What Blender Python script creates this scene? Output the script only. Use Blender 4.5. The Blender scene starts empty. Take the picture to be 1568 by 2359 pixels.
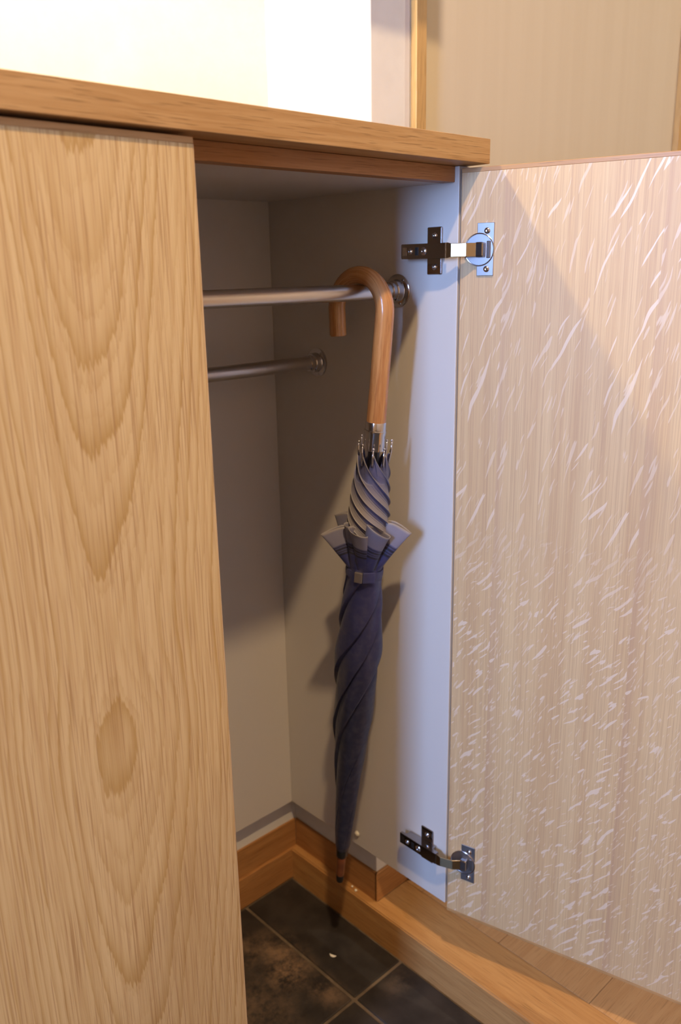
import bpy, bmesh, math, random
from mathutils import Matrix, Vector
random.seed(4)
PI = math.pi
sc = bpy.context.scene
COL = sc.collection

# ------------------------------------------------------------------ camera
cam_d = bpy.data.cameras.new('camera')
cam = bpy.data.objects.new('camera', cam_d)
COL.objects.link(cam)
ROT = ((0.7254200926, 0.2040953445, -0.6573513365),
       (-0.6880728954, 0.1901533969, -0.7002837827),
       (-0.0179270703, 0.9603055639, 0.2783735694))
CAM = Vector((-0.7317, -0.5906, 0.9324))
M4 = Matrix(ROT).to_4x4(); M4.translation = CAM
cam.matrix_world = M4
cam_d.sensor_fit = 'VERTICAL'
cam_d.sensor_height = 23.6
cam_d.lens = 1936.54 / 2359 * 23.6
cam_d.clip_start = 0.01
cam_d.dof.use_dof = True
cam_d.dof.focus_distance = 0.84
cam_d.dof.aperture_fstop = 4.0
sc.camera = cam

# ------------------------------------------------------------------ world, exposure
w = bpy.data.worlds.new('world'); sc.world = w; w.use_nodes = True
w.node_tree.nodes['Background'].inputs[0].default_value = (0.75, 0.85, 1.0, 1)
w.node_tree.nodes['Background'].inputs[1].default_value = 0.6
vs = sc.view_settings
vs.view_transform = 'Standard'; vs.look = 'None'; vs.gamma = 1.0
vs.use_curve_mapping = False
vs.exposure = 0.0

WARM = (1.0, 0.715, 0.40)
DAY_L = 60.0            # daylight through the small frosted window beside the entrance
DAY_C = (0.47, 0.80, 1.58)
DOWN_W = 36.0         # ceiling downlight over the entrance
HALL_FILL_W = 18.0          # added fill light over the hall, built as a downlight
NICHE_W = 5.3         # strip light below the wall cabinet

# ------------------------------------------------------------------ key measures (metres)
ZT = -0.0335           # tile floor
ZK = 0.0209            # hall floor / step edge
XW = 0.019             # plaster wall beside the cabinet
YW = 0.1459            # wall face looking at the hall
YB = 0.3305            # wall behind the cabinet
ZB, ZTOP = 0.1167, 1.0167   # cabinet side panel bottom / rail bottom
YP = 0.3144            # inner back panel
ZCEIL = 2.38

# ------------------------------------------------------------------ node helper
class NT:
    def __init__(self, name):
        self.m = bpy.data.materials.new(name); self.m.use_nodes = True
        self.t = self.m.node_tree; self.t.nodes.clear()
        self.out = self.t.nodes.new('ShaderNodeOutputMaterial')
        self.b = self.t.nodes.new('ShaderNodeBsdfPrincipled')
        self.t.links.new(self.b.outputs[0], self.out.inputs[0])
    def n(self, kind, **kw):
        x = self.t.nodes.new(kind)
        for k, v in kw.items(): setattr(x, k, v)
        return x
    def put(self, sock, v):
        if isinstance(v, (int, float)): sock.default_value = v
        elif isinstance(v, (tuple, list)):
            if sock.type == 'RGBA' and len(v) == 3: v = (*v, 1)
            sock.default_value = v
        else: self.t.links.new(v, sock)
    def ma(self, op, a, b=0.0, c=0.0, clamp=False):
        x = self.n('ShaderNodeMath', operation=op); x.use_clamp = clamp
        self.put(x.inputs[0], a); self.put(x.inputs[1], b); self.put(x.inputs[2], c)
        return x.outputs[0]
    def add(self, a, b): return self.ma('ADD', a, b)
    def sub(self, a, b): return self.ma('SUBTRACT', a, b)
    def mul(self, a, b): return self.ma('MULTIPLY', a, b)
    def rng(self, v, a, b, c=0.0, d=1.0, smooth=True):
        x = self.n('ShaderNodeMapRange'); x.interpolation_type = 'SMOOTHSTEP' if smooth else 'LINEAR'
        self.put(x.inputs[0], v)
        for i, q in zip((1, 2, 3, 4), (a, b, c, d)): self.put(x.inputs[i], q)
        return x.outputs[0]
    def xyz(self, rand=0.0):
        tc = self.n('ShaderNodeTexCoord'); s = self.n('ShaderNodeSeparateXYZ')
        v = tc.outputs['Object']
        if rand:
            oi = self.n('ShaderNodeObjectInfo'); vm = self.n('ShaderNodeVectorMath', operation='ADD')
            cb = self.n('ShaderNodeCombineXYZ')
            r = self.mul(oi.outputs['Random'], rand)
            for i in range(3): self.put(cb.inputs[i], r)
            self.put(vm.inputs[0], v); self.put(vm.inputs[1], cb.outputs[0]); v = vm.outputs[0]
        self.put(s.inputs[0], v)
        return s.outputs
    def vec(self, x, y, z):
        c = self.n('ShaderNodeCombineXYZ')
        for i, q in enumerate((x, y, z)): self.put(c.inputs[i], q)
        return c.outputs[0]
    def noise(self, v, scale=1.0, detail=2.0, rough=0.5, dist=0.0):
        x = self.n('ShaderNodeTexNoise'); self.put(x.inputs['Vector'], v)
        x.inputs['Scale'].default_value = scale; x.inputs['Detail'].default_value = detail
        x.inputs['Roughness'].default_value = rough; x.inputs['Distortion'].default_value = dist
        return x.outputs['Fac']
    def mix(self, f, a, b, mode='MIX'):
        x = self.n('ShaderNodeMix', data_type='RGBA', blend_type=mode)
        self.put(x.inputs[0], f); self.put(x.inputs[6], a); self.put(x.inputs[7], b)
        return x.outputs[2]
    def ramp(self, f, stops):
        x = self.n('ShaderNodeValToRGB'); e = x.color_ramp.elements
        while len(e) < len(stops): e.new(0.5)
        for q, (p, c) in zip(e, stops):
            q.position = p; q.color = (*c, 1) if len(c) == 3 else c
        self.put(x.inputs[0], f); return x.outputs[0]
    def bump(self, h, strength, dist):
        x = self.n('ShaderNodeBump'); x.inputs['Strength'].default_value = strength
        x.inputs['Distance'].default_value = dist; self.put(x.inputs['Height'], h)
        self.put(self.b.inputs['Normal'], x.outputs[0])
    def fin(self, col=None, rough=0.5, metal=0.0, spec=0.5, coat=0.0):
        if col is not None: self.put(self.b.inputs['Base Color'], col)
        self.put(self.b.inputs['Roughness'], rough); self.b.inputs['Metallic'].default_value = metal
        self.b.inputs['Specular IOR Level'].default_value = spec
        self.b.inputs['Coat Weight'].default_value = coat
        return self.m

def plain(name, col, rough=0.5, metal=0.0, spec=0.5, coat=0.0, grain=0.0):
    t = NT(name)
    c = col
    if grain:
        x, y, z = t.xyz()[:3]
        nz = t.noise(t.vec(x, y, z), 45, 3)
        c = t.mix(t.rng(nz, .3, .7), tuple(q * (1 - grain) for q in col), tuple(min(1, q * (1 + grain)) for q in col))
    return t.fin(c, rough, metal, spec, coat)

def axes(t, along, rand=0.0):
    """(along, across, through) coordinates for a grain direction"""
    o = t.xyz(rand)
    i = 'xyz'.index(along)
    return o[i], o[(i + 1) % 3], o[(i + 2) % 3]

def oak(name, light, dark, along, rough=0.42, rand=0.0, band=70.0, pores=900.0, contrast=1.0, spec=0.4):
    """straight-grained oak, grain running along one object axis"""
    t = NT(name)
    a, b, c = axes(t, along, rand)
    wob = t.mul(t.sub(t.noise(t.vec(t.mul(a, 6), t.mul(b, 14), t.mul(c, 14)), 1, 2), .5), .02)
    b2 = t.add(b, wob); c2 = t.add(c, wob)
    n1 = t.noise(t.vec(t.mul(a, 2.2), t.mul(b2, band), t.mul(c2, band)), 1, 3, .6)
    n2 = t.noise(t.vec(t.mul(a, 9), t.mul(b2, band * 4.5), t.mul(c2, band * 4.5)), 1, 3, .6)
    n3 = t.noise(t.vec(t.mul(a, 28), t.mul(b, pores), t.mul(c, pores)), 1, 2, .5)
    f = t.add(t.mul(t.rng(n1, .3, .7), .55 * contrast), t.mul(t.rng(n2, .35, .7), .35 * contrast))
    col = t.mix(f, light, dark)
    pore = t.rng(n3, .56, .68, 0, .55 * contrast)
    col = t.mix(pore, col, tuple(q * .55 for q in dark))
    t.bump(n3, .12, .0006)
    return t.fin(col, rough, 0, spec)

def oak_cathedral(name):
    """flat-sawn oak veneer: nested arches, an eye, straight flanks, fine pores"""
    t = NT(name)
    x, y, z = t.xyz()[:3]
    cv = t.n('ShaderNodeFloatCurve')
    cu = cv.mapping.curves[0]
    pts = [(1.10, .082), (1.03, .086), (.90, .0935), (.72, .104), (.66, .1062), (.61, .1046), (.568, .1026), (.53, .1034),
           (.45, .107), (.30, .1150), (.15, .1225)]
    pts = [((z_ - .1), (d_ - .07) * 15) for z_, d_ in sorted(pts)]
    cu.points[0].location = pts[0]; cu.points[1].location = pts[-1]
    for p in pts[1:-1]: cu.points.new(*p)
    cv.mapping.update()
    t.put(cv.inputs['Value'], t.sub(z, .1))
    d = t.add(t.mul(cv.outputs[0], 1 / 15), .07)
    zz = t.sub(z, .6)
    cen = t.add(t.mul(zz, .022), -.4485)
    du = t.sub(x, cen)
    du = t.mul(du, t.rng(du, -.02, .02, 1.12, .86))
    wob = t.mul(t.sub(t.noise(t.vec(t.mul(x, 20), 0.0, t.mul(z, 4.5)), 1, 2), .5), .0052)
    jag = t.mul(t.sub(t.noise(t.vec(t.mul(x, 520), 0.0, t.mul(z, 22)), 1, 2), .5), .0017)
    r = t.ma('SQRT', t.add(t.mul(du, du), t.mul(d, d)))
    r = t.add(t.add(r, wob), jag)
    def rings(sp, lo, seed, off):
        ph = t.ma('FRACT', t.add(t.mul(r, 1 / sp), off))
        q = t.mul(t.ma('POWER', t.rng(ph, lo, .93, 0, 1, False), 2.2), t.rng(ph, .95, 1.0, 1, 0))
        return t.mul(q, t.rng(t.noise(t.vec(t.mul(r, 90), seed, t.mul(z, .8)), 1, 1), .30, .60, .35, 1.0))
    ring = t.ma('MAXIMUM', rings(.0044, .30, 3.0, .25), t.mul(rings(.0017, .2, 8.0, .1), .40))
    # vertical streaks
    s1 = t.noise(t.vec(t.mul(x, 260), 1.0, t.mul(z, 4.0)), 1, 3, .6)
    s2 = t.noise(t.vec(t.mul(x, 760), 5.0, t.mul(z, 9)), 1, 2, .55)
    s3 = t.noise(t.vec(t.mul(x, 30), 9.0, t.mul(z, 1.4)), 1, 2)
    col = t.mix(t.rng(s3, .3, .7), (.605, .430, .215), (.550, .375, .175))
    col = t.mix(t.mul(t.rng(s1, .42, .66), .40), col, (.430, .250, .100))
    col = t.mix(t.mul(ring, .72), col, (.365, .205, .052))
    ka = t.mul(t.add(x, .4510), 1 / .0085); kb = t.mul(t.sub(z, .572), 1 / .040)
    knot = t.rng(t.add(t.ma('SQRT', t.add(t.mul(ka, ka), t.mul(kb, kb))), t.mul(t.sub(s1, .5), 1.2)), .15, 1.0, .34, 0)
    col = t.mix(knot, col, (.370, .205, .070))
    pore = t.mul(t.rng(s2, .52, .66), .60)
    col = t.mix(pore, col, (.300, .155, .060))
    t.bump(s2, .12, .0005)
    return t.fin(col, .46, 0, .35)

def oak_quarter(name):
    """quarter-sawn oak veneer in slip-matched leaves with silvery ray flecks (x = across, z = up)"""
    t = NT(name)
    x, y, z = t.xyz()[:3]
    LW = .157
    q = t.mul(t.sub(x, .048), 1 / LW)
    ul = t.ma('FRACT', t.add(q, 4.0))
    leaf = t.ma('FLOOR', t.add(q, 4.0))
    s = t.mul(ul, LW)
    # flowing slope of the flecks: steep at the top, flatter low down and towards the right of each leaf
    low = t.rng(z, .25, .85, 1, 0)
    def fl(ang, across, along, th0, th1, seed, sw):
        ca, sa = math.cos(ang), math.sin(ang)
        wv = t.mul(t.sub(t.noise(t.vec(t.mul(s, 16), seed, t.mul(z, 9)), 1, 2), .5), .030)
        sx = t.add(s, wv)
        p = t.sub(t.mul(sx, sa), t.mul(z, ca)); qq = t.add(t.mul(sx, ca), t.mul(z, sa))
        nz = t.noise(t.vec(t.mul(p, across), seed, t.mul(qq, along)), 1, 1.4, .45, .25)
        th = t.rng(ul, .05, .95, th0, th1, False)
        return t.rng(t.sub(nz, th), 0.0, sw)
    r = math.radians
    bold_top = fl(r(66), 175, 14, .73, .625, 3.3, .02)
    fine_top = fl(r(73), 330, 26, .615, .655, 7.7, .04)
    bold_low = fl(r(48), 210, 40, .68, .60, 12.1, .02)
    fine_low = fl(r(62), 400, 62, .60, .64, 17.9, .04)
    top = t.ma('MAXIMUM', bold_top, t.mul(fine_top, .62))
    bot = t.ma('MAXIMUM', bold_low, t.mul(fine_low, .66))
    m = t.rng(low, .45, .75)
    f = t.add(t.mul(top, t.sub(1, m)), t.mul(bot, m))
    # straight fine grain
    g1 = t.noise(t.vec(t.mul(x, 620), leaf, t.mul(z, 4)), 1, 3, .6)
    g2 = t.noise(t.vec(t.mul(x, 70), leaf, t.mul(z, 1.2)), 1, 2)
    g3 = t.noise(t.vec(t.mul(x, 1700), 2.0, t.mul(z, 22)), 1, 1)
    col = t.mix(t.rng(g2, .3, .7), (.610, .432, .230), (.545, .362, .185))
    col = t.mix(t.mul(t.rng(g1, .38, .7), .55), col, (.410, .258, .140))
    col = t.mix(t.mul(t.rng(g3, .55, .7), .22), col, (.270, .155, .085))
    edge = t.mul(t.rng(ul, 0, .10, .35, 0), 1.0)
    col = t.mix(edge, col, (.42, .262, .165))
    col = t.mix(t.mul(f, .72), col, (.700, .570, .440))
    t.bump(t.sub(f, t.mul(g1, .4)), .10, .0005)
    rough = t.sub(.47, t.mul(f, .12))
    return t.fin(col, rough, 0, .4)

# ------------------------------------------------------------------ materials
M = {}
M['oak_front'] = oak_cathedral('oak_flat_sawn')
M['oak_inside'] = oak_quarter('oak_quarter_sawn')
M['oak_x'] = oak('oak_along_x', (.500, .300, .125), (.335, .170, .055), 'x')
M['oak_x_red'] = oak('oak_rail', (.420, .205, .080), (.270, .110, .036), 'x')
M['oak_lip'] = oak('oak_lipping', (.470, .265, .105), (.370, .190, .065), 'x')
M['oak_lip_z'] = oak('oak_lipping_upright', (.560, .380, .205), (.450, .275, .130), 'z')
M['oak_step'] = oak('oak_step', (.510, .275, .100), (.375, .175, .056), 'y', rough=.30, band=60)
M['oak_base_x'] = oak('oak_skirting_x', (.440, .215, .075), (.300, .125, .038), 'x', rough=.4)
M['oak_base_y'] = oak('oak_skirting_y', (.420, .200, .072), (.285, .118, .036), 'y', rough=.4)
M['oak_plank'] = oak('oak_floor', (.520, .290, .120), (.400, .195, .070), 'x', rough=.34, rand=3.0, contrast=.75)
M['oak_trim'] = oak('oak_trim', (.540, .345, .135), (.430, .250, .085), 'z')
M['melamine'] = plain('white_melamine', (.590, .545, .500), .42, 0, .4)
M['plaster'] = plain('white_plaster', (.660, .640, .610), .85, 0, .2, grain=.02)
M['cream'] = plain('cream_wallpaper', (.670, .535, .375), .85, 0, .2, grain=.03)
M['ceiling'] = plain('ceiling_white', (.78, .68, .54), .9, 0, .2)
M['chrome'] = plain('nickel_plated_steel', (.62, .60, .61), .16, 1.0)
M['chrome_dark'] = plain('dark_polished_steel', (.42, .40, .41), .12, 1.0)
M['satin'] = plain('satin_steel', (.64, .60, .57), .30, 1.0)
M['chrome_soft'] = plain('brushed_nickel', (.50, .48, .49), .33, 1.0)
M['link_metal'] = plain('nickel_oak_reflection_tint', (.50, .38, .22), .24, 1.0)  # golden base colour paints the oak's reflection onto the nickel link
M['black_metal'] = plain('black_steel', (.012, .012, .014), .3, 0, .6)
M['black'] = plain('black_plastic', (.010, .009, .009), .5)
M['crumb'] = plain('white_crumb', (.82, .78, .68), .8)
M['bumper'] = plain('cream_plastic', (.66, .60, .50), .4)

def tile_mat():
    t = NT('dark_slate_tile')
    g = t.n('ShaderNodeNewGeometry'); s = t.n('ShaderNodeSeparateXYZ'); t.put(s.inputs[0], g.outputs['Position'])
    x, y, z = s.outputs[:3]
    v = t.vec(x, y, z)
    n1 = t.noise(v, 26, 5, .6); n2 = t.noise(v, 160, 4, .65); n3 = t.noise(v, 7, 2)
    col = t.mix(t.rng(n1, .3, .7), (.020, .0165, .0145), (.036, .030, .026))
    # sandy dust swept into a corner: blots of their own shape
    def blob(cx, cy, rx, ry, k):
        a = t.mul(t.sub(x, cx), 1 / rx); b = t.mul(t.sub(y, cy), 1 / ry)
        rr = t.ma('SQRT', t.add(t.mul(a, a), t.mul(b, b)))
        return t.mul(t.rng(rr, .1, 1.0, 1, 0), k)
    d = blob(-.128, .178, .055, .050, 1.0)
    for q in ((-.115, .215, .05, .075, .8), (-.150, .25, .06, .05, .55), (-.205, .16, .09, .10, .45), (-.112, .118, .035, .055, .6), (-.03, .055, .045, .03, .22)):
        d = t.ma('MAXIMUM', d, blob(*q))
    d = t.mul(d, t.rng(t.add(t.mul(n1, .6), t.mul(n2, .4)), .36, .66))
    d = t.add(d, t.mul(t.rng(n3, .55, .8), .08))
    col = t.mix(t.ma('MINIMUM', d, .85), col, (.230, .140, .078))
    t.bump(t.add(t.mul(n1, .6), t.mul(n2, .3)), .18, .002)
    return t.fin(col, t.add(.42, t.mul(d, .4)), 0, .4)
M['tile'] = tile_mat()
M['grout'] = plain('grout', (.135, .098, .066), .9, 0, .2, grain=.25)

def veneer_wall():
    t = NT('beige_wall')
    x, y, z = t.xyz()[:3]
    n1 = t.noise(t.vec(t.mul(x, 45), 0.0, t.mul(z, 1.3)), 1, 3)
    n2 = t.noise(t.vec(t.mul(x, 260), 0.0, t.mul(z, 5)), 1, 2)
    f = t.add(t.mul(t.rng(n1, .3, .7), .7), t.mul(n2, .3))
    return t.fin(t.mix(f, (.590, .510, .385), (.560, .478, .355)), .6, 0, .3)
M['beige'] = veneer_wall()

def fabric(name):
    t = NT(name)
    at = t.n('ShaderNodeAttribute', attribute_name='Col')
    x, y, z = t.xyz()[:3]
    n1 = t.noise(t.vec(x, y, z), 130, 3)
    col = t.mix(t.rng(n1, .35, .75, 0, .06), at.outputs['Color'], (.30, .27, .27))
    t.bump(t.noise(t.vec(x, y, z), 70, 2), .35, .0025)
    t.b.inputs['Sheen Weight'].default_value = .06
    return t.fin(col, .48, 0, .45)
M['fabric'] = fabric('umbrella_fabric')

def handle_wood():
    t = NT('lacquered_handle_wood')
    at = t.n('ShaderNodeAttribute', attribute_name='Wd')   # (along, round, -)
    s = t.n('ShaderNodeSeparateXYZ'); t.put(s.inputs[0], at.outputs['Vector'])
    a, u, v = s.outputs[:3]
    n1 = t.noise(t.vec(t.mul(a, 9), t.mul(u, 1.7), t.mul(v, 1.7)), 1, 3, .6)
    n2 = t.noise(t.vec(t.mul(a, 40), t.mul(u, 11), t.mul(v, 11)), 1, 3, .6)
    col = t.mix(t.rng(n1, .32, .68), (.620, .330, .130), (.420, .175, .060))
    col = t.mix(t.rng(n2, .50, .72, 0, .55), col, (.245, .085, .030))
    return t.fin(col, .24, 0, .5, .35)
M['handle'] = handle_wood()
M['tip_wood'] = plain('tip_wood', (.20, .062, .022), .3, 0, .5, .3, grain=.3)
M['snap'] = plain('brushed_snap', (.46, .42, .39), .38, .9)

def emit(name, col, k):
    t = NT(name)
    t.b.inputs['Emission Color'].default_value = (*col, 1); t.b.inputs['Emission Strength'].default_value = k
    return t.fin((.6, .6, .6), .5)
M['pane'] = emit('frosted_daylight_pane', DAY_C, DAY_L)
M['lamp_glow'] = emit('lamp_diffuser', (1, .82, .6), 3.0)

# ------------------------------------------------------------------ mesh helpers
def new_obj(name, mesh, mat=None, parent=None, loc=None, rot=None):
    o = bpy.data.objects.new(name, mesh); COL.objects.link(o)
    if mat is not None and not mesh.materials:
        mesh.materials.append(M[mat] if isinstance(mat, str) else mat)
    if parent is not None: o.parent = parent
    if loc is not None: o.location = loc
    if rot is not None: o.rotation_euler = rot
    return o
def tag(o, label=None, cat=None, group=None, kind=None):
    if label: o['label'] = label
    if cat: o['category'] = cat
    if group: o['group'] = group
    if kind: o['kind'] = kind
    return o
def empty(name, loc, rot=(0, 0, 0)):
    o = bpy.data.objects.new(name, None); COL.objects.link(o)
    o.location = loc; o.rotation_euler = rot; o.empty_display_size = .05
    return o
def bm_mesh(bm, name, smooth=False):
    bmesh.ops.recalc_face_normals(bm, faces=bm.faces)
    me = bpy.data.meshes.new(name); bm.to_mesh(me); bm.free()
    if smooth:
        for p in me.polygons: p.use_smooth = True
    return me
def add_box(bm, a, b, bev=0.0, seg=2):
    x0, y0, z0 = (min(p, q) for p, q in zip(a, b)); x1, y1, z1 = (max(p, q) for p, q in zip(a, b))
    m = Matrix.Translation(((x0 + x1) / 2, (y0 + y1) / 2, (z0 + z1) / 2)) @ Matrix.Diagonal((x1 - x0, y1 - y0, z1 - z0, 1))
    r = bmesh.ops.create_cube(bm, size=1, matrix=m)
    if bev > 0:
        es = list({e for v in r['verts'] for e in v.link_edges})
        bmesh.ops.bevel(bm, geom=es, offset=bev, segments=seg, profile=.5, affect='EDGES')
def box(name, a, b, mat, parent=None, bev=.0008, off=None):
    """box in world coordinates; parent is an unrotated root"""
    bm = bmesh.new(); add_box(bm, a, b, bev)
    o = new_obj(name, bm_mesh(bm, name), mat, parent)
    if parent is not None: o.location = -parent.matrix_world.translation if off is None else off
    return o
def add_prism(bm, poly, z0, z1):
    """poly in x,y extruded in z"""
    lo = [bm.verts.new((x, y, z0)) for x, y in poly]; hi = [bm.verts.new((x, y, z1)) for x, y in poly]
    n = len(poly)
    bm.faces.new(lo[::-1]); bm.faces.new(hi)
    for i in range(n): bm.faces.new((lo[i], lo[(i + 1) % n], hi[(i + 1) % n], hi[i]))
def add_lathe(bm, prof, n=32, m=Matrix.Identity(4), cap=True):
    rings = []
    for r, z in prof:
        rings.append([bm.verts.new(m @ Vector((r * math.cos(2 * PI * i / n), r * math.sin(2 * PI * i / n), z))) for i in range(n)])
    for A, B in zip(rings, rings[1:]):
        for i in range(n): bm.faces.new((A[i], A[(i + 1) % n], B[(i + 1) % n], B[i]))
    if cap:
        bm.faces.new(rings[0][::-1]); bm.faces.new(rings[-1])
def add_tube(bm, pts, radii, n=20, cap=True):
    pts = [Vector(p) for p in pts]; rings = []
    up = None
    for i, p in enumerate(pts):
        d = (pts[min(i + 1, len(pts) - 1)] - pts[max(i - 1, 0)]).normalized()
        if up is None:
            up = Vector((1, 0, 0)) if abs(d.x) < .9 else Vector((0, 1, 0))
        e1 = (up - d * up.dot(d)).normalized(); up = e1
        e2 = d.cross(e1)
        r = radii[i] if isinstance(radii, (list, tuple)) else radii
        rings.append([bm.verts.new(p + (e1 * math.cos(2 * PI * k / n) + e2 * math.sin(2 * PI * k / n)) * r) for k in range(n)])
    for A, B in zip(rings, rings[1:]):
        for k in range(n): bm.faces.new((A[k], A[(k + 1) % n], B[(k + 1) % n], B[k]))
    if cap:
        bm.faces.new(rings[0][::-1]); bm.faces.new(rings[-1])
    return rings
def smooth_by_angle(o, deg=35):
    me = o.data
    for p in me.polygons: p.use_smooth = True
    me.set_sharp_from_angle(angle=math.radians(deg))
bpy.context.view_layer.update()

# ------------------------------------------------------------------ the setting
def struct(o): o['kind'] = 'structure'; return o

# tiled entrance floor: grout bed + single tiles
fl = struct(box('floor', (-2.2, -2.2, ZT - .05), (.0022, YB, ZT - .0022), 'grout', bev=0))
GX, GY, TS, GG = -.0942, .0786, .300, .0050
tiles = {}
def tile(x0, x1, y0, y1):
    w_, h_ = round(x1 - x0, 4), round(y1 - y0, 4)
    if (w_, h_) not in tiles:
        bm = bmesh.new(); add_box(bm, (-w_ / 2, -h_ / 2, -.012), (w_ / 2, h_ / 2, 0), .0012, 1)
        tiles[(w_, h_)] = bm_mesh(bm, 'tile')
    new_obj('tile', tiles[(w_, h_)], 'tile', fl, ((x0 + x1) / 2, (y0 + y1) / 2, ZT))
xs = [(GX + GG / 2, -.0005)] + [(GX - TS * (i + 1) + GG / 2, GX - TS * i - GG / 2) for i in range(6)]
ys = [(GY + GG / 2, .3215)] + [(GY - TS * (i + 1) + GG / 2, GY - TS * i - GG / 2) for i in range(6)]
for a, b in xs:
    for c, d in ys: tile(a, b, c, d)

# raised step edge (face to the tiles, top flush with the hall floor), running on as the skirting's lower board
bm = bmesh.new()
add_prism(bm, [(.0025, -2.2), (.0790, -2.2), (.0790, YW - .0045), (.0178, YW - .0045), (.0178, .3230), (.0025, .3230)], ZT - .05, ZK)
bmesh.ops.bevel(bm, geom=[e for e in bm.edges if all(v.co.z > ZK - 1e-5 and v.co.x < .003 for v in e.verts)], offset=.0018, segments=3, affect='EDGES')
struct(new_obj('trim_1', bm_mesh(bm, 'trim_1'), 'oak_step'))

# hall floor of oak planks laid across
hf = struct(box('floor_hall', (.0792, -2.2, ZK - .05), (2.4, YW, ZK - .0016), 'grout', bev=0))
PW = .1419; y1 = -.0327 + PW; k = 0
plank_me = {}
while y1 > -2.2:
    y0 = max(y1 - PW, -2.2)
    y1c = min(y1, YW - .0045)
    L = [.0797, .62 + .31 * (k % 3), 1.55 + .2 * (k % 2), 2.4]
    for a, b in zip(L, L[1:]):
        key = (round(b - a, 3), round(y1c - y0, 3))
        if key not in plank_me:
            bm = bmesh.new(); add_box(bm, (-(b - a) / 2, -(y1c - y0) / 2 + .0003, -.012), ((b - a) / 2, (y1c - y0) / 2 - .0003, 0), .0005, 1)
            plank_me[key] = bm_mesh(bm, 'plank')
        new_obj('plank', plank_me[key], 'oak_plank', hf, ((a + b) / 2, (y0 + y1c) / 2, ZK))
    y1 = y0; k += 1
yy = -.0327 + PW
if yy < YW - .0045 - .001:
    bm = bmesh.new(); add_box(bm, (.0797, yy + .0003, ZK - .012), (2.4, YW - .0045, ZK), .0005, 1)
    new_obj('plank', bm_mesh(bm, 'plank'), 'oak_plank', hf)

# walls
struct(box('wall_back', (-2.2, YB, ZT - .05), (XW, YB + .1, ZCEIL), 'plaster', bev=0))
struct(box('wall_right', (XW, YW, ZT - .05), (.0860, YB + .1, ZCEIL), 'plaster', bev=.0015))
struct(box('wall_hall', (.0862, YW, ZT - .05), (2.4, YB + .1, ZCEIL), 'beige', bev=0))
struct(box('wall_far', (2.4, -2.2, ZT - .05), (2.5, YB, ZCEIL), 'beige', bev=0))
struct(box('wall_front', (-2.3, -2.3, ZT - .05), (2.5, -2.2, ZCEIL), 'cream', bev=0))
struct(box('ceiling', (-2.3, -2.3, ZCEIL), (2.5, YB + .1, ZCEIL + .08), 'ceiling', bev=0))
# left wall with a small frosted window
WY0, WY1, WZ0, WZ1 = -.67, -.29, .84, 1.62
bm = bmesh.new()
add_box(bm, (-2.3, -2.2, ZT - .05), (-2.2, WY0, ZCEIL)); add_box(bm, (-2.3, WY1, ZT - .05), (-2.2, YB, ZCEIL))
add_box(bm, (-2.3, WY0, ZT - .05), (-2.2, WY1, WZ0)); add_box(bm, (-2.3, WY0, WZ1), (-2.2, WY1, ZCEIL))
struct(new_obj('wall_left', bm_mesh(bm, 'wall_left'), 'cream'))
win = struct(empty('window_1', (-2.22, (WY0 + WY1) / 2, WZ0)))
for a, b in (((-2.28, WY0, WZ0), (-2.19, WY0 + .03, WZ1)), ((-2.28, WY1 - .03, WZ0), (-2.19, WY1, WZ1)),
             ((-2.28, WY0 + .03, WZ0), (-2.19, WY1 - .03, WZ0 + .03)), ((-2.28, WY0 + .03, WZ1 - .03), (-2.19, WY1 - .03, WZ1))):
    bpy.context.view_layer.update()
    box('window_frame', a, b, 'black_metal', win)
box('pane', (-2.255, WY0 + .03, WZ0 + .03), (-2.245, WY1 - .03, WZ1 - .03), 'pane', win, bev=0)

# upright oak trim on the wall beside the recess
struct(box('trim_2', (.0859, YW - .0100, ZK), (.1035, YW, ZCEIL), 'oak_trim', bev=.0008))
# far upright trim at the end of the beige wall
struct(box('trim_3', (.7530, YW - .0100, ZK), (.7730, YW, ZCEIL), 'oak_trim', bev=.0008))
# skirting: upper boards
struct(box('baseboard_right', (XW - .0035, YW - .0035, ZK), (XW, .3270, .0705), 'oak_base_y', bev=.0006))
struct(box('baseboard_hall', (XW - .0035, YW - .0042, ZK), (.0859, YW, .0705), 'oak_base_x', bev=.0006))
struct(box('baseboard_far', (.1035, YW - .0042, ZK), (.7530, YW, .0705), 'oak_base_x', bev=.0006))
struct(box('baseboard_back', (-2.2, .3270, ZK - .002), (XW - .0035, YB, .0705), 'oak_base_x', bev=.0006))
struct(box('trim_4', (-2.2, .3230, ZT), (.0175, YB, ZK), 'oak_base_x', bev=.0008))

# ------------------------------------------------------------------ ceiling downlight and added hall fill
def downlight(x, y, watts, label, size=.075, colour=WARM):
    e = empty('downlight', (x, y, ZCEIL)); tag(e, label, 'ceiling light', 'recessed ceiling downlights')
    bm = bmesh.new(); add_lathe(bm, [(.045, -.001), (.056, -.001), (.058, -.006), (.050, -.010), (.045, -.006)], 40, cap=False)
    o = new_obj('ring', bm_mesh(bm, 'ring', True), 'ceiling', e)
    bm = bmesh.new(); add_lathe(bm, [(.044, -.0005), (.044, -.002)], 32)
    new_obj('diffuser', bm_mesh(bm, 'diffuser'), 'lamp_glow', e)
    l = bpy.data.lights.new('downlight_lamp', 'AREA'); l.shape = 'DISK'; l.size = size; l.energy = watts; l.color = colour
    lo = bpy.data.objects.new('downlight_lamp', l); COL.objects.link(lo); lo.parent = e; lo.location = (0, 0, -.012)
downlight(-.70, -.78, DOWN_W, 'recessed round downlight above the tiled entrance')
downlight(1.15, -.95, HALL_FILL_W, 'added fill lamp in a round downlight housing above the oak hall floor', colour=(1.0, .92, .74))  # lamp added as general fill, reusing the downlight fitting

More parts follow.
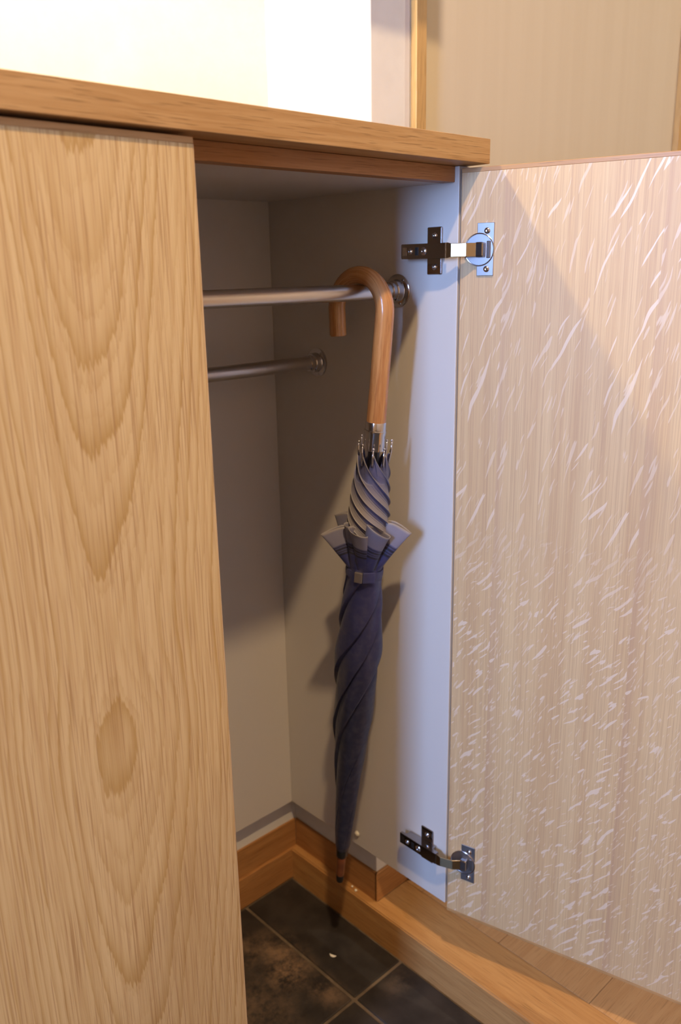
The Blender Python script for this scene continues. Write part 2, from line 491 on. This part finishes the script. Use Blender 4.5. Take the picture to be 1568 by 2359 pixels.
# ------------------------------------------------------------------ lower storage cabinet
cab = empty('storage_cabinet', (-.34, .15, ZB))
tag(cab, 'built-in oak cabinet with one door open over the tiled entrance floor', 'cabinet')
bpy.context.view_layer.update()
XL = -.694
XE = -1.062
side = box('side_panel', (0, 0, ZB), (.018, YP + .0155, 1.0318), 'melamine', cab)
box('divider_panel', (XL - .009, .0, ZB), (XL + .009, YP, ZTOP), 'melamine', cab)
box('side_panel', (XE - .018, 0, ZB), (XE, YP + .0155, 1.0318), 'melamine', cab)
box('back_panel', (XE, YP, ZB), (0, YP + .0155, 1.0318), 'melamine', cab)
box('top_panel', (XE, .0225, ZTOP), (0, YP, 1.0318), 'melamine', cab)
box('front_rail', (XE, .0055, ZTOP - .0003), (-.0003, .0225, 1.0318), 'oak_x_red', cab, bev=.0005)
# small bumper low on the side panel
bm = bmesh.new(); add_lathe(bm, [(.0042, 0), (.0042, .0012), (.0034, .0028), (.0015, .0036), (.0004, .0038)], 20, Matrix.Rotation(-PI / 2, 4, 'Y'))
tag(new_obj('bumper', bm_mesh(bm, 'bumper', True), 'bumper', cab, Vector((0, .1655, .1366)) - cab.location), 'small round cream bumper')

DZ0, DZ1 = .1075, 1.0290
DW, DT = .352, .0185
def door(name, mat_out, mat_in, loc, rot, lip_top):
    """door leaf: local x from its hinge edge, local y = 0 inner face, -DT outer face, z from its bottom"""
    h = DZ1 - DZ0
    bm = bmesh.new()
    add_box(bm, (.0012, -DT, .0045), (DW - .0012, 0, h - .0045), 0)
    me = bm_mesh(bm, name)
    o = new_obj(name, me, mat_out, cab, Vector(loc) - cab.location, rot)
    me.materials.append(M[mat_in])
    for p in me.polygons:
        if p.normal.y > .9: p.material_index = 1
    return o
# lipping pieces as sub-parts
def lips(d):
    h = DZ1 - DZ0
    for a, b, mt in (((0, -DT, h - .0045), (DW, 0, h), 'oak_lip'), ((0, -DT, 0), (DW, 0, .0045), 'oak_lip'),
                     ((0, -DT, .0045), (.0012, 0, h - .0045), 'oak_lip_z'), ((DW - .0012, -DT, .0045), (DW, 0, h - .0045), 'oak_lip_z')):
        bm = bmesh.new(); add_box(bm, a, b, .0004, 1)
        new_obj('edge_lipping', bm_mesh(bm, 'edge_lipping'), mt, d)
# open leaf: hinge line at the side panel's front edge
ang = 1.3147
d1 = door('door', 'oak_front', 'oak_inside', (0, 0, 0), (0, 0, 0), 1)
# local +x -> (cos, -sin); local -y (outer face) -> away from the camera, to +x side
d1.location = Vector((0.0004, -.0030, DZ0)) - cab.location
# local y = 0 is the inner face, which must face -x side: mirror so that the thickness goes to +normal
for me in (d1.data,):
    for v in me.vertices: v.co.y = -v.co.y
    me.flip_normals()
    for p in me.polygons: p.material_index = 0
    me.update()
    for p in me.polygons:
        if p.normal.y < -.9: p.material_index = 1
d1.rotation_euler = (0, 0, -ang)
lips(d1)
for c in d1.children:
    for v in c.data.vertices: v.co.y = -v.co.y
    c.data.flip_normals()
tag(d1, 'open oak door with silvery ray flecks on its inner face')
# closed leaves
def closed(x_right, label):
    d = box('door', (x_right - DW + .0012, -.0205, DZ0 + .0045), (x_right - .0012, -.0020, DZ1 - .0050), 'oak_front', cab, bev=0)
    tag(d, label)
    for a, b, mt in (((x_right - DW, -.0203, DZ1 - .0050), (x_right, -.0020, DZ1), 'oak_lip'), ((x_right - DW, -.0205, DZ0), (x_right, -.0020, DZ0 + .0045), 'oak_lip'),
                     ((x_right - DW, -.0205, DZ0 + .0045), (x_right - DW + .0012, -.0020, DZ1 - .0050), 'oak_lip_z'),
                     ((x_right - .0012, -.0205, DZ0 + .0045), (x_right, -.0020, DZ1 - .0050), 'oak_lip_z')):
        bm = bmesh.new(); add_box(bm, a, b, .0005, 2)
        new_obj('edge_lipping', bm_mesh(bm, 'edge_lipping'), mt, d)
closed(-.3405, 'closed oak door with arched cathedral grain')
closed(-.6955, 'closed oak door at the far left end')

# ------------------------------------------------------------------ concealed hinges
def hinge(zc):
    """arm on the side panel (x = 0, towards -x), cup on the open door's inner face"""
    org = Vector((0, 0, zc)) - cab.location
    bm = bmesh.new()
    # arm body: folded channel, y from inside the cabinet to its front edge
    prof = [(.0665, .0118), (.0665, .0165), (.0160, .0165), (.0035, .0165), (.0035, .0100), (.0180, .0100), (.0400, .0100)]
    lo = [bm.verts.new((-x, y, -.0078)) for y, x in prof]; hi = [bm.verts.new((-x, y, .0078)) for y, x in prof]
    n = len(prof)
    bm.faces.new(lo); bm.faces.new(hi[::-1])
    for i in range(n): bm.faces.new((lo[i], hi[i], hi[(i + 1) % n], lo[(i + 1) % n]))
    bmesh.ops.bevel(bm, geom=list(bm.edges), offset=.0006, segments=2, affect='EDGES')
    h = new_obj('hinge', bm_mesh(bm, 'hinge'), 'chrome_dark', cab, org)
    tag(h, 'nickel-plated concealed hinge')
    def sub(name, bm, mat, sm=False): 
        o = new_obj(name, bm_mesh(bm, name), mat, h)
        if sm: smooth_by_angle(o)
        return o
    # mounting plate: wings above and below plus a raised saddle under the arm
    bm = bmesh.new(); add_box(bm, (-.0024, .0205, -.0245), (-.0001, .0408, .0250), .0011)
    add_box(bm, (-.0105, .0150, -.0062), (-.0020, .0600, .0062), .0008)
    sub('mounting_plate', bm, 'chrome_dark')
    RX = Matrix.Rotation(-PI / 2, 4, 'Y')
    def screw(p, m, r=.0034):
        bm = bmesh.new(); add_lathe(bm, [(r, 0), (r, .0006), (r * .8, .0014), (r * .45, .0018), (r * .42, .0008), (r * .1, .0006)], 18, Matrix.Translation(p) @ m)
        sub('screw', bm, 'chrome', True)
    screw((-.0024, .0300, .0160), RX); screw((-.0024, .0300, -.0165), RX)
    screw((-.0165, .0525, 0), RX, .0034); screw((-.0165, .0335, 0), RX, .0044)
    bm = bmesh.new(); add_box(bm, (-.0169, .0410, -.0042), (-.0160, .0455, .0042), .0002); sub('slot', bm, 'black')
    for q in (.0590, .0612, .0634):
        bm = bmesh.new(); add_box(bm, (-.0168, q - .0005, -.0042), (-.0163, q + .0005, .0042), 0); sub('rib_mark', bm, 'chrome')
    # cup side, in the door's frame: s along the door, n out of its inner face
    d = Vector((math.cos(ang), -math.sin(ang), 0)); nn = Vector((-math.sin(ang), -math.cos(ang), 0))
    O = Vector((.0004, -.003, 0))
    F = Matrix((( d.x, 0, nn.x, O.x), (d.y, 0, nn.y, O.y), (0, 1, 0, 0), (0, 0, 0, 1)))   # (s, z, n) -> cabinet axes
    def dbox(bm, a, b, bev=.0004):
        t = bmesh.new(); add_box(t, a, b, bev); t.transform(F)
        me = bpy.data.meshes.new('t'); t.to_mesh(me); t.free(); bm.from_mesh(me); bpy.data.meshes.remove(me)
    bm = bmesh.new(); dbox(bm, (.0195, -.0262, 0), (.0380, .0265, .0014)); sub('cup_flange', bm, 'chrome_soft')
    bm = bmesh.new()
    add_lathe(bm, [(.0166, .0001), (.0167, .0022), (.0163, .0025), (.0157, .0024), (.0155, .0016), (.0150, .0012)], 40, F @ Matrix.Translation((.0222, 0, 0)), cap=False)
    o = sub('hinge_cup', bm, 'chrome', True)
    bm = bmesh.new(); add_lathe(bm, [(.0001, .00185), (.0155, .00185), (.0155, .0001)], 32, F @ Matrix.Translation((.0222, 0, 0)), cap=False)
    sub('cup_floor', bm, 'chrome_soft')
    for zz in (.0185, -.0195):
        screw(F @ Vector((.0305, zz, .0014)), F.to_3x3().to_4x4(), .0032)
    # knuckle standing in the cup
    bm = bmesh.new(); dbox(bm, (.0200, -.0075, .0015), (.0290, .0075, .0085), .0015); sub('knuckle', bm, 'chrome_dark')
    bm = bmesh.new(); dbox(bm, (.0305, -.0085, .0015), (.0350, .0085, .0030), .0005); sub('cup_insert', bm, 'chrome')
    # link: bent strap from the arm's nose into the cup
    A = [Vector((-.0145, .0060, 0)), Vector((-.0150, .0020, 0)), Vector((-.0150, -.0030, 0)), F @ Vector((.0125, 0, .0128)), F @ Vector((.0210, 0, .0075))]
    bm = bmesh.new(); th = .0016; hz = .0068
    rows = []
    for i, p in enumerate(A):
        t_ = (A[min(i + 1, len(A) - 1)] - A[max(i - 1, 0)]).normalized(); nrm = Vector((t_.y, -t_.x, 0))
        hh = hz + (.0012 if i == 1 else 0)
        rows.append([bm.verts.new(p + nrm * th / 2 + Vector((0, 0, -hh))), bm.verts.new(p + nrm * th / 2 + Vector((0, 0, hh))),
                     bm.verts.new(p - nrm * th / 2 + Vector((0, 0, hh))), bm.verts.new(p - nrm * th / 2 + Vector((0, 0, -hh)))])
    for P, Q in zip(rows, rows[1:]):
        for k_ in range(4): bm.faces.new((P[k_], P[(k_ + 1) % 4], Q[(k_ + 1) % 4], Q[k_]))
    bm.faces.new(rows[0][::-1]); bm.faces.new(rows[-1])
    bmesh.ops.bevel(bm, geom=list(bm.edges), offset=.0004, segments=1, affect='EDGES')
    sub('link', bm, 'link_metal')
hinge(.9485)
hinge(.1925)

# ------------------------------------------------------------------ worktop
cz0, cz1 = 1.0321, 1.0556
top = box('worktop', (-1.30, -.0270, cz0), (.0155, YB - .0005, cz1), 'oak_x', bev=.0006)
tag(top, 'long oak worktop on the cabinet, under the bright lit recess', 'worktop')

# ------------------------------------------------------------------ wall cabinet above the recess (out of frame, it shades the wall)
wc = empty('wall_cabinet', (-.63, .17, 1.364)); tag(wc, 'oak wall cabinet hung above the lit recess', 'cabinet')
bpy.context.view_layer.update()
box('body', (-1.28, .0290, 1.364), (.0180, YB - .0005, 2.20), 'melamine', wc)
for i in range(3):
    x1_ = .0180 - i * .434
    box('door', (x1_ - .431, .0088, 1.364), (x1_, .0280, 2.20), 'oak_trim', wc)
ls = empty('strip_light', (-.45, .155, 1.364)); tag(ls, 'slim strip light under the wall cabinet', 'strip light')
bpy.context.view_layer.update()
box('housing', (-.95, .145, 1.356), (.005, .170, 1.3638), 'ceiling', ls)
box('diffuser', (-.945, .148, 1.3548), (.0, .167, 1.3559), 'lamp_glow', ls, bev=0)
l = bpy.data.lights.new('strip_lamp', 'AREA'); l.shape = 'RECTANGLE'; l.size = .92; l.size_y = .016; l.energy = NICHE_W; l.color = (1.0, .85, .46)
lo = bpy.data.objects.new('strip_lamp', l); COL.objects.link(lo); lo.parent = ls; lo.location = (-.02, .0025, -.0105)

# ------------------------------------------------------------------ hanging rods
def rod(y, z, label):
    e = empty('hanging_rod', (0, y, z)); tag(e, label, 'rod')
    X = Matrix.Rotation(-PI / 2, 4, 'Y')
    bm = bmesh.new(); add_lathe(bm, [(.0087, .006), (.0087, .679)], 36, X)
    o = new_obj('tube', bm_mesh(bm, 'tube'), 'satin', e); smooth_by_angle(o)
    for x0, m in ((0, X), (XL + .009, Matrix.Rotation(PI / 2, 4, 'Y'))):
        bm = bmesh.new()
        add_lathe(bm, [(.0185, .0001), (.0185, .0014), (.0172, .0024), (.0128, .0030), (.0122, .0042), (.0120, .0105), (.0112, .0116), (.0104, .0120), (.0102, .0165), (.0094, .0172)], 40, m)
        f = new_obj('flange', bm_mesh(bm, 'flange'), 'chrome', e, (x0, 0, 0)); smooth_by_angle(f, 30)
        for q in range(3):
            a = math.radians(80 + 120 * q)
            bm = bmesh.new(); add_lathe(bm, [(.0016, .0022), (.0016, .0029), (.0008, .0034)], 12, m @ Matrix.Translation((.0152 * math.cos(a), .0152 * math.sin(a), 0)))
            new_obj('screw', bm_mesh(bm, 'screw', True), 'chrome_dark', f)
rod(.0855, .9065, 'front satin steel hanging rod that carries the umbrella')
rod(.2270, .8164, 'rear satin steel hanging rod, lower and empty')

# ------------------------------------------------------------------ umbrella
UX, UY, UZ = -.0607, .1401, .1039
LEAN = math.atan2(.0772, .6620)
umb = empty('umbrella', (UX, UY, UZ), (LEAN, 0, 0))
tag(umb, 'furled navy umbrella with wooden crook handle hooked over the front rod', 'umbrella')
def L(yw, zw):  # world y, z in the umbrella's plane -> local y, z
    dy, dz = yw - UY, zw - UZ
    return (dy * math.cos(LEAN) + dz * math.sin(LEAN), -dy * math.sin(LEAN) + dz * math.cos(LEAN))
FI = math.radians(224)     # direction from the umbrella to the camera
NAVY = (.014, .016, .047); NAVY2 = (.027, .031, .125); STEEL = (.105, .112, .225); HEM = (.285, .255, .235); INK = (.012, .012, .028)
def lerp(a, b, t): return tuple(p + (q - p) * t for p, q in zip(a, b))
def interp(tab, z):
    if z <= tab[0][0]: return tab[0][1]
    for (a, u), (b, v) in zip(tab, tab[1:]):
        if z <= b:
            t = (z - a) / (b - a); t = t * t * (3 - 2 * t) * .5 + t * .5
            return u + (v - u) * t
    return tab[-1][1]
def set_col(me, cols):
    at = me.color_attributes.new('Col', 'FLOAT_COLOR', 'POINT')
    for i, c in enumerate(cols): at.data[i].color = (*c, 1)
# handle: straight grip, crook over the rod, end
hy, hz = L(.0855, .9065)
rt = .0103
P = []
zt = .666
y_s = 0.0
# crook centre line: through the point just above the rod, tube resting on it
R0 = .0375
cyy, czz = R0, hz + .0087 + rt - R0 - .0004
for i in range(10): P.append((0, y_s, zt + (czz - zt) * i / 10))
for i in range(25):
    a = PI - PI * 1.02 * i / 24
    P.append((0, y_s + cyy + R0 * math.cos(a), czz + R0 * math.sin(a)))
ye, ze = P[-1][1], P[-1][2]
for i in range(1, 5): P.append((0, ye - .0012 * i, ze - .0078 * i))
P = [(x, y, z) for x, y, z in P]
rad = [.0107 + (.0004 if i < 3 else 0) - .0010 * min(1, max(0, (i - 6) / 12)) for i in range(len(P))]
bm = bmesh.new()
rings = add_tube(bm, P, rad, 28)
for cap_ring in (rings[-1],):
    es = [e for v in cap_ring for e in v.link_edges if e.other_vert(v) in cap_ring]
    bmesh.ops.bevel(bm, geom=list(set(es)), offset=.0012, segments=2, affect='EDGES')
me = bm_mesh(bm, 'handle')
o = new_obj('handle', me, 'handle', umb); smooth_by_angle(o, 50); tag(o, 'varnished wooden crook handle')
at = me.attributes.new('Wd', 'FLOAT_VECTOR', 'POINT')
pv = [Vector(p) for p in P]; cum = [0]
for a, b in zip(pv, pv[1:]): cum.append(cum[-1] + (b - a).length)
for i, v in enumerate(me.vertices):
    j = min(range(len(pv)), key=lambda q: (pv[q] - v.co).length_squared)
    r_ = v.co - pv[j]
    tdir = (pv[min(j + 1, len(pv) - 1)] - pv[max(j - 1, 0)]).normalized()
    side_ = Vector((1, 0, 0)); e2 = tdir.cross(side_)
    s_ = r_.dot(tdir)
    at.data[i].vector = (cum[j] + s_, r_.dot(side_) / .0105, r_.dot(e2) / .0105)
# collar
bm = bmesh.new()
add_lathe(bm, [(.0098, .634), (.0122, .6345), (.0124, .6365), (.0124, .6545), (.0128, .6555), (.0127, .6575), (.0118, .6580), (.0117, .6660), (.0113, .6672), (.0100, .6672)], 36)
o = new_obj('collar', bm_mesh(bm, 'collar'), 'chrome', umb); smooth_by_angle(o, 30)
# shaft
bm = bmesh.new(); add_lathe(bm, [(.0068, .56), (.0068, .634)], 24)
o = new_obj('shaft', bm_mesh(bm, 'shaft'), 'black_metal', umb); smooth_by_angle(o)
# wooden tip with dark cap
bm = bmesh.new(); add_lathe(bm, [(.0052, .012), (.0056, .014), (.0064, .040), (.0072, .052), (.0074, .068)], 24)
o = new_obj('tip', bm_mesh(bm, 'tip'), 'tip_wood', umb); smooth_by_angle(o)
bm = bmesh.new(); add_lathe(bm, [(.0030, 0), (.0044, .001), (.0052, .004), (.0056, .0125), (.0040, .0128)], 24)
o = new_obj('end_cap', bm_mesh(bm, 'end_cap'), 'black', umb); smooth_by_angle(o)
bm = bmesh.new(); add_lathe(bm, [(.0072, .046), (.0082, .048), (.0086, .060), (.0078, .066)], 24)
o = new_obj('tip_collar', bm_mesh(bm, 'tip_collar'), 'black_metal', umb); smooth_by_angle(o)

# furled cloth: spiral lapped folds below the strap
TAB = [(.056, .0080), (.068, .0104), (.100, .0126), (.140, .0150), (.176, .0176), (.225, .0214), (.275, .0262), (.320, .0276), (.372, .0302), (.410, .0278), (.440, .0252), (.470, .0226), (.492, .0222)]
NZ, NA = 170, 192
verts, faces, cols = [], [], []
z0, z1 = .056, .492
for i in range(NZ + 1):
    z = z0 + (z1 - z0) * i / NZ
    Rr = interp(TAB, z)
    f_ = (z - z0) / (z1 - z0)
    tw = 3.2 * f_ + 3.6 * f_ * f_
    g = min(1, (z - z0) / .06) * min(1, (z1 - z) / .04 + .15)
    for k_ in range(NA):
        ph = 2 * PI * k_ / NA
        th = ph + tw + .25 * math.sin(ph * 2 + z * 9)
        u = (ph * 5 / (2 * PI)) % 1.0
        dp = (.17 + .07 * math.sin(int(ph * 5 / (2 * PI)) * 2.3)) * g
        lip = 1 - dp + dp * u ** .7 if u < .955 else 1 - dp * (u - .955) / .045
        q = int(ph * 5 / (2 * PI))
        wr = .045 * math.sin(z * 105 + q * 1.9 + 6 * u) * math.sin(PI * u) * math.sin(z * 37 + q) * min(1, max(0, (z - .20) / .15)) + .012 * math.sin(ph * 3 + z * 60)
        r = Rr * (lip + wr)
        verts.append((r * math.cos(th), r * math.sin(th), z))
        cols.append(lerp(NAVY, NAVY2, max(0, min(1, (z - .30) / .16)) * .8))
for i in range(NZ):
    for k_ in range(NA):
        a = i * NA + k_; b = i * NA + (k_ + 1) % NA
        faces.append((a, b, b + NA, a + NA))
me = bpy.data.meshes.new('canopy'); me.from_pydata(verts, [], faces); me.update()
set_col(me, cols)
o = new_obj('canopy', me, 'fabric', umb); smooth_by_angle(o, 50); tag(o, 'navy furled cloth wound in spiral folds')

# upper skirt: hems spiralling the other way, open at the top
TABU = [(.484, .0205), (.505, .0240), (.525, .0256), (.548, .0254), (.578, .0238), (.602, .0216), (.622, .0192), (.632, .0184)]
verts, faces, cols = [], [], []
NZ = 110; z0, z1 = .488, .632
NF = 8; n2 = NA * 2
for i in range(NZ + 1):
    z = z0 + (z1 - z0) * i / NZ
    Rr = interp(TABU, z)
    f_ = (z1 - z)
    tw = 30.0 * f_ + 150.0 * f_ * f_      # winds faster lower down
    g = max(0, min(1, (z - .505) / .03))
    for k_ in range(n2):
        ph = 2 * PI * k_ / n2
        th = FI + ph + tw
        u = (ph * NF / (2 * PI)) % 1.0
        dp = .13 * g
        # each hem laps over the next cloth: sharp lip at u = 0, sinking away
        lip = 1 - dp * (u ** .6) if u < .95 else 1 - dp * (1 - (u - .95) / .05)
        r = Rr * lip * (1 + .010 * math.sin(th * 3 + z * 130))
        c = abs(u - .5) * 2     # 1 at the ribs, 0 between them
        zz = z
        if z > .598: zz = .598 + (z - .598) * (.10 + .90 * c ** .8)
        verts.append((r * math.cos(th), r * math.sin(th), zz))
        low = max(0, min(1, (z - .515) / .025)); hi = max(0, min(1, (z - .575) / .03))
        if u < .035: c_ = lerp(HEM, (.36, .33, .30), .6)
        elif u < .40: c_ = lerp(lerp(HEM, STEEL, .25), STEEL, hi * .85)
        elif u < .43: c_ = lerp(INK, STEEL, hi)
        elif u < .58: c_ = lerp(lerp(HEM, STEEL, .45), STEEL, hi)
        elif u < .61: c_ = lerp(INK, STEEL, hi)
        else: c_ = lerp(STEEL, NAVY2, .30 + .4 * (u - .6))
        cols.append(lerp(NAVY, c_, low))
for i in range(NZ):
    for k_ in range(n2):
        a = i * n2 + k_; b = i * n2 + (k_ + 1) % n2
        faces.append((a, b, b + n2, a + n2))
me = bpy.data.meshes.new('canopy_hem'); me.from_pydata(verts, [], faces); me.update()
set_col(me, cols)
o = new_obj('canopy_hem', me, 'fabric', umb); smooth_by_angle(o, 55); tag(o, 'grey-bordered hem of the canopy wound around the shaft')
sd = o.modifiers.new('cloth', 'SOLIDIFY'); sd.thickness = .0006; sd.offset = -1

# loose loops and corners of the hem standing out above the strap
def hem_colour(t):
    """t = 0 at the hem edge, 1 at the strap"""
    if t < .03: return lerp(HEM, STEEL, .2)
    if t < .36: return lerp(STEEL, HEM, .35)
    for a in (.40, .47, .53, .59):
        if abs(t - a) < .020: return INK
    if t < .62: return lerp(STEEL, NAVY2, .6)
    return NAVY2
def loop(phi, rc, wt, wr_, zr, slant=0.0, point=0.0, zs=.489, rs=.0185, turn=0.0):
    """folded hem loop: open elliptical mouth (tangential half-width wt, radial wr_) pinched to the strap"""
    NT_, NK = 40, 56
    verts, faces, cols = [], [], []
    for i in range(NT_ + 1):
        t = i / NT_
        e = t ** .85
        a = wt * (1 - e) + .0062 * e; b = wr_ * (1 - e) + .0030 * e
        rcc = rc * (1 - e) + rs * e
        ph0 = phi + turn * e
        for k_ in range(NK):
            q = 2 * PI * k_ / NK
            ct, st = math.cos(q), math.sin(q)
            sx = abs(ct) ** .75 * (1 if ct >= 0 else -1); sy = abs(st) ** .9 * (1 if st >= 0 else -1)
            tx = a * sx; ry = rcc + b * sy + point * (1 - e) * max(0, sy) ** 2
            z = zr * (1 - t) + zs * t + slant * sx * (1 - t) - point * .9 * (1 - t) * max(0, sy) ** 2
            er = Vector((math.cos(ph0), math.sin(ph0))); et = Vector((-math.sin(ph0), math.cos(ph0)))
            p = er * ry + et * tx
            verts.append((p.x, p.y, z)); cols.append(hem_colour(t))
    for i in range(NT_):
        for k_ in range(NK):
            x_ = i * NK + k_; y_ = i * NK + (k_ + 1) % NK
            faces.append((x_, y_, y_ + NK, x_ + NK))
    me = bpy.data.meshes.new('hem_loop'); me.from_pydata(verts, [], faces); me.update(); set_col(me, cols)
    o = new_obj('hem_loop', me, 'fabric', umb); smooth_by_angle(o, 60)
    sd = o.modifiers.new('cloth', 'SOLIDIFY'); sd.thickness = .0006; sd.offset = 0
    return o
D_ = math.radians
loop(FI - D_(22), .0280, .0125, .0058, .5430, -.003, .002, turn=D_(16))
loop(FI + D_(26), .0285, .0150, .0062, .5460, -.008, .004, turn=D_(-14))
loop(FI - D_(58), .0265, .0065, .0040, .5460, .000, .001, turn=D_(22))
loop(FI + D_(78), .0290, .0040, .0115, .5500, .000, .012, turn=D_(-26))
loop(FI - D_(88), .0290, .0036, .0120, .5380, .000, .014, turn=D_(20))
loop(FI - D_(124), .0280, .0040, .0110, .5500, .000, .010, turn=D_(10))
loop(FI + D_(150), .0270, .0120, .0060, .5450, .003, .003)

# strap with snap fastener
bm = bmesh.new()
add_lathe(bm, [(.0200, .4785), (.0226, .4790), (.0229, .4835), (.0226, .4880), (.0200, .4885)], 48)
me = bm_mesh(bm, 'strap'); set_col(me, [NAVY2] * len(me.vertices))
o = new_obj('strap', me, 'fabric', umb); smooth_by_angle(o, 50)
def facing(bm, ph, r):
    m = Matrix.Translation((r * math.cos(ph), r * math.sin(ph), 0)) @ Matrix.Rotation(ph, 4, 'Z'); bm.transform(m)
bm = bmesh.new(); add_box(bm, (-.0004, -.0075, .4765), (.0018, .0075, .4900), .0006); facing(bm, FI + D_(14), .0226)
me = bm_mesh(bm, 'strap_end'); set_col(me, [lerp(NAVY2, STEEL, .15)] * len(me.vertices)); new_obj('strap_end', me, 'fabric', o)
bm = bmesh.new(); add_box(bm, (-.0004, -.0048, .4765), (.0030, .0048, .4895), .0005); facing(bm, FI - D_(16), .0226)
tag(new_obj('snap_fastener', bm_mesh(bm, 'snap_fastener'), 'snap', o), 'square metal snap fastener')

# eight rib ends with ball tips
for k_ in range(8):
    a = FI + 2 * PI * k_ / 8 + D_(random.uniform(-6, 6))
    r0, r1 = .0172, .0182 + random.uniform(-.001, .002)
    dz = random.uniform(-.003, .004) + (.004 if abs(((a - FI + PI) % (2 * PI)) - PI) > 1.2 else 0)
    bm = bmesh.new()
    add_tube(bm, [(r0 * math.cos(a), r0 * math.sin(a), .618), (r1 * math.cos(a), r1 * math.sin(a), .630 + dz), (r1 * math.cos(a), r1 * math.sin(a), .6385 + dz)], [.0017, .0013, .0008], 10)
    bmesh.ops.create_uvsphere(bm, u_segments=12, v_segments=8, radius=.0017, matrix=Matrix.Translation((r1 * math.cos(a), r1 * math.sin(a), .6395 + dz)))
    new_obj('rib_tip', bm_mesh(bm, 'rib_tip', True), 'chrome', umb)

# ------------------------------------------------------------------ crumbs on the floor
def crumb(p, s, label, seed, curve=0):
    random.seed(seed)
    bm = bmesh.new()
    if curve:
        add_tube(bm, [(.007 * math.cos(a), .007 * math.sin(a), 0) for a in [curve + .35 * i for i in range(6)]], [.0004, .0012, .0018, .0018, .0014, .0005], 8)
    else:
        bmesh.ops.create_icosphere(bm, subdivisions=2, radius=s)
        for v in bm.verts: v.co *= random.uniform(.8, 1.15); v.co.z *= .6
    o = new_obj('plaster_crumb', bm_mesh(bm, 'plaster_crumb', True), 'crumb', None, p)
    tag(o, label, 'crumb', 'pale crumbs on the floor')
crumb((.0115, .1905, ZK + .0012), .0018, 'smaller white crumb on the oak step ledge, nearer the umbrella tip', 1)
crumb((.0092, .1805, ZK + .0015), .0024, 'larger white crumb on the oak step ledge', 2)
crumb((-.0588, .1569, ZT + .0012), .003, 'pale curved chip lying on the dark floor tile', 3, curve=2.6)
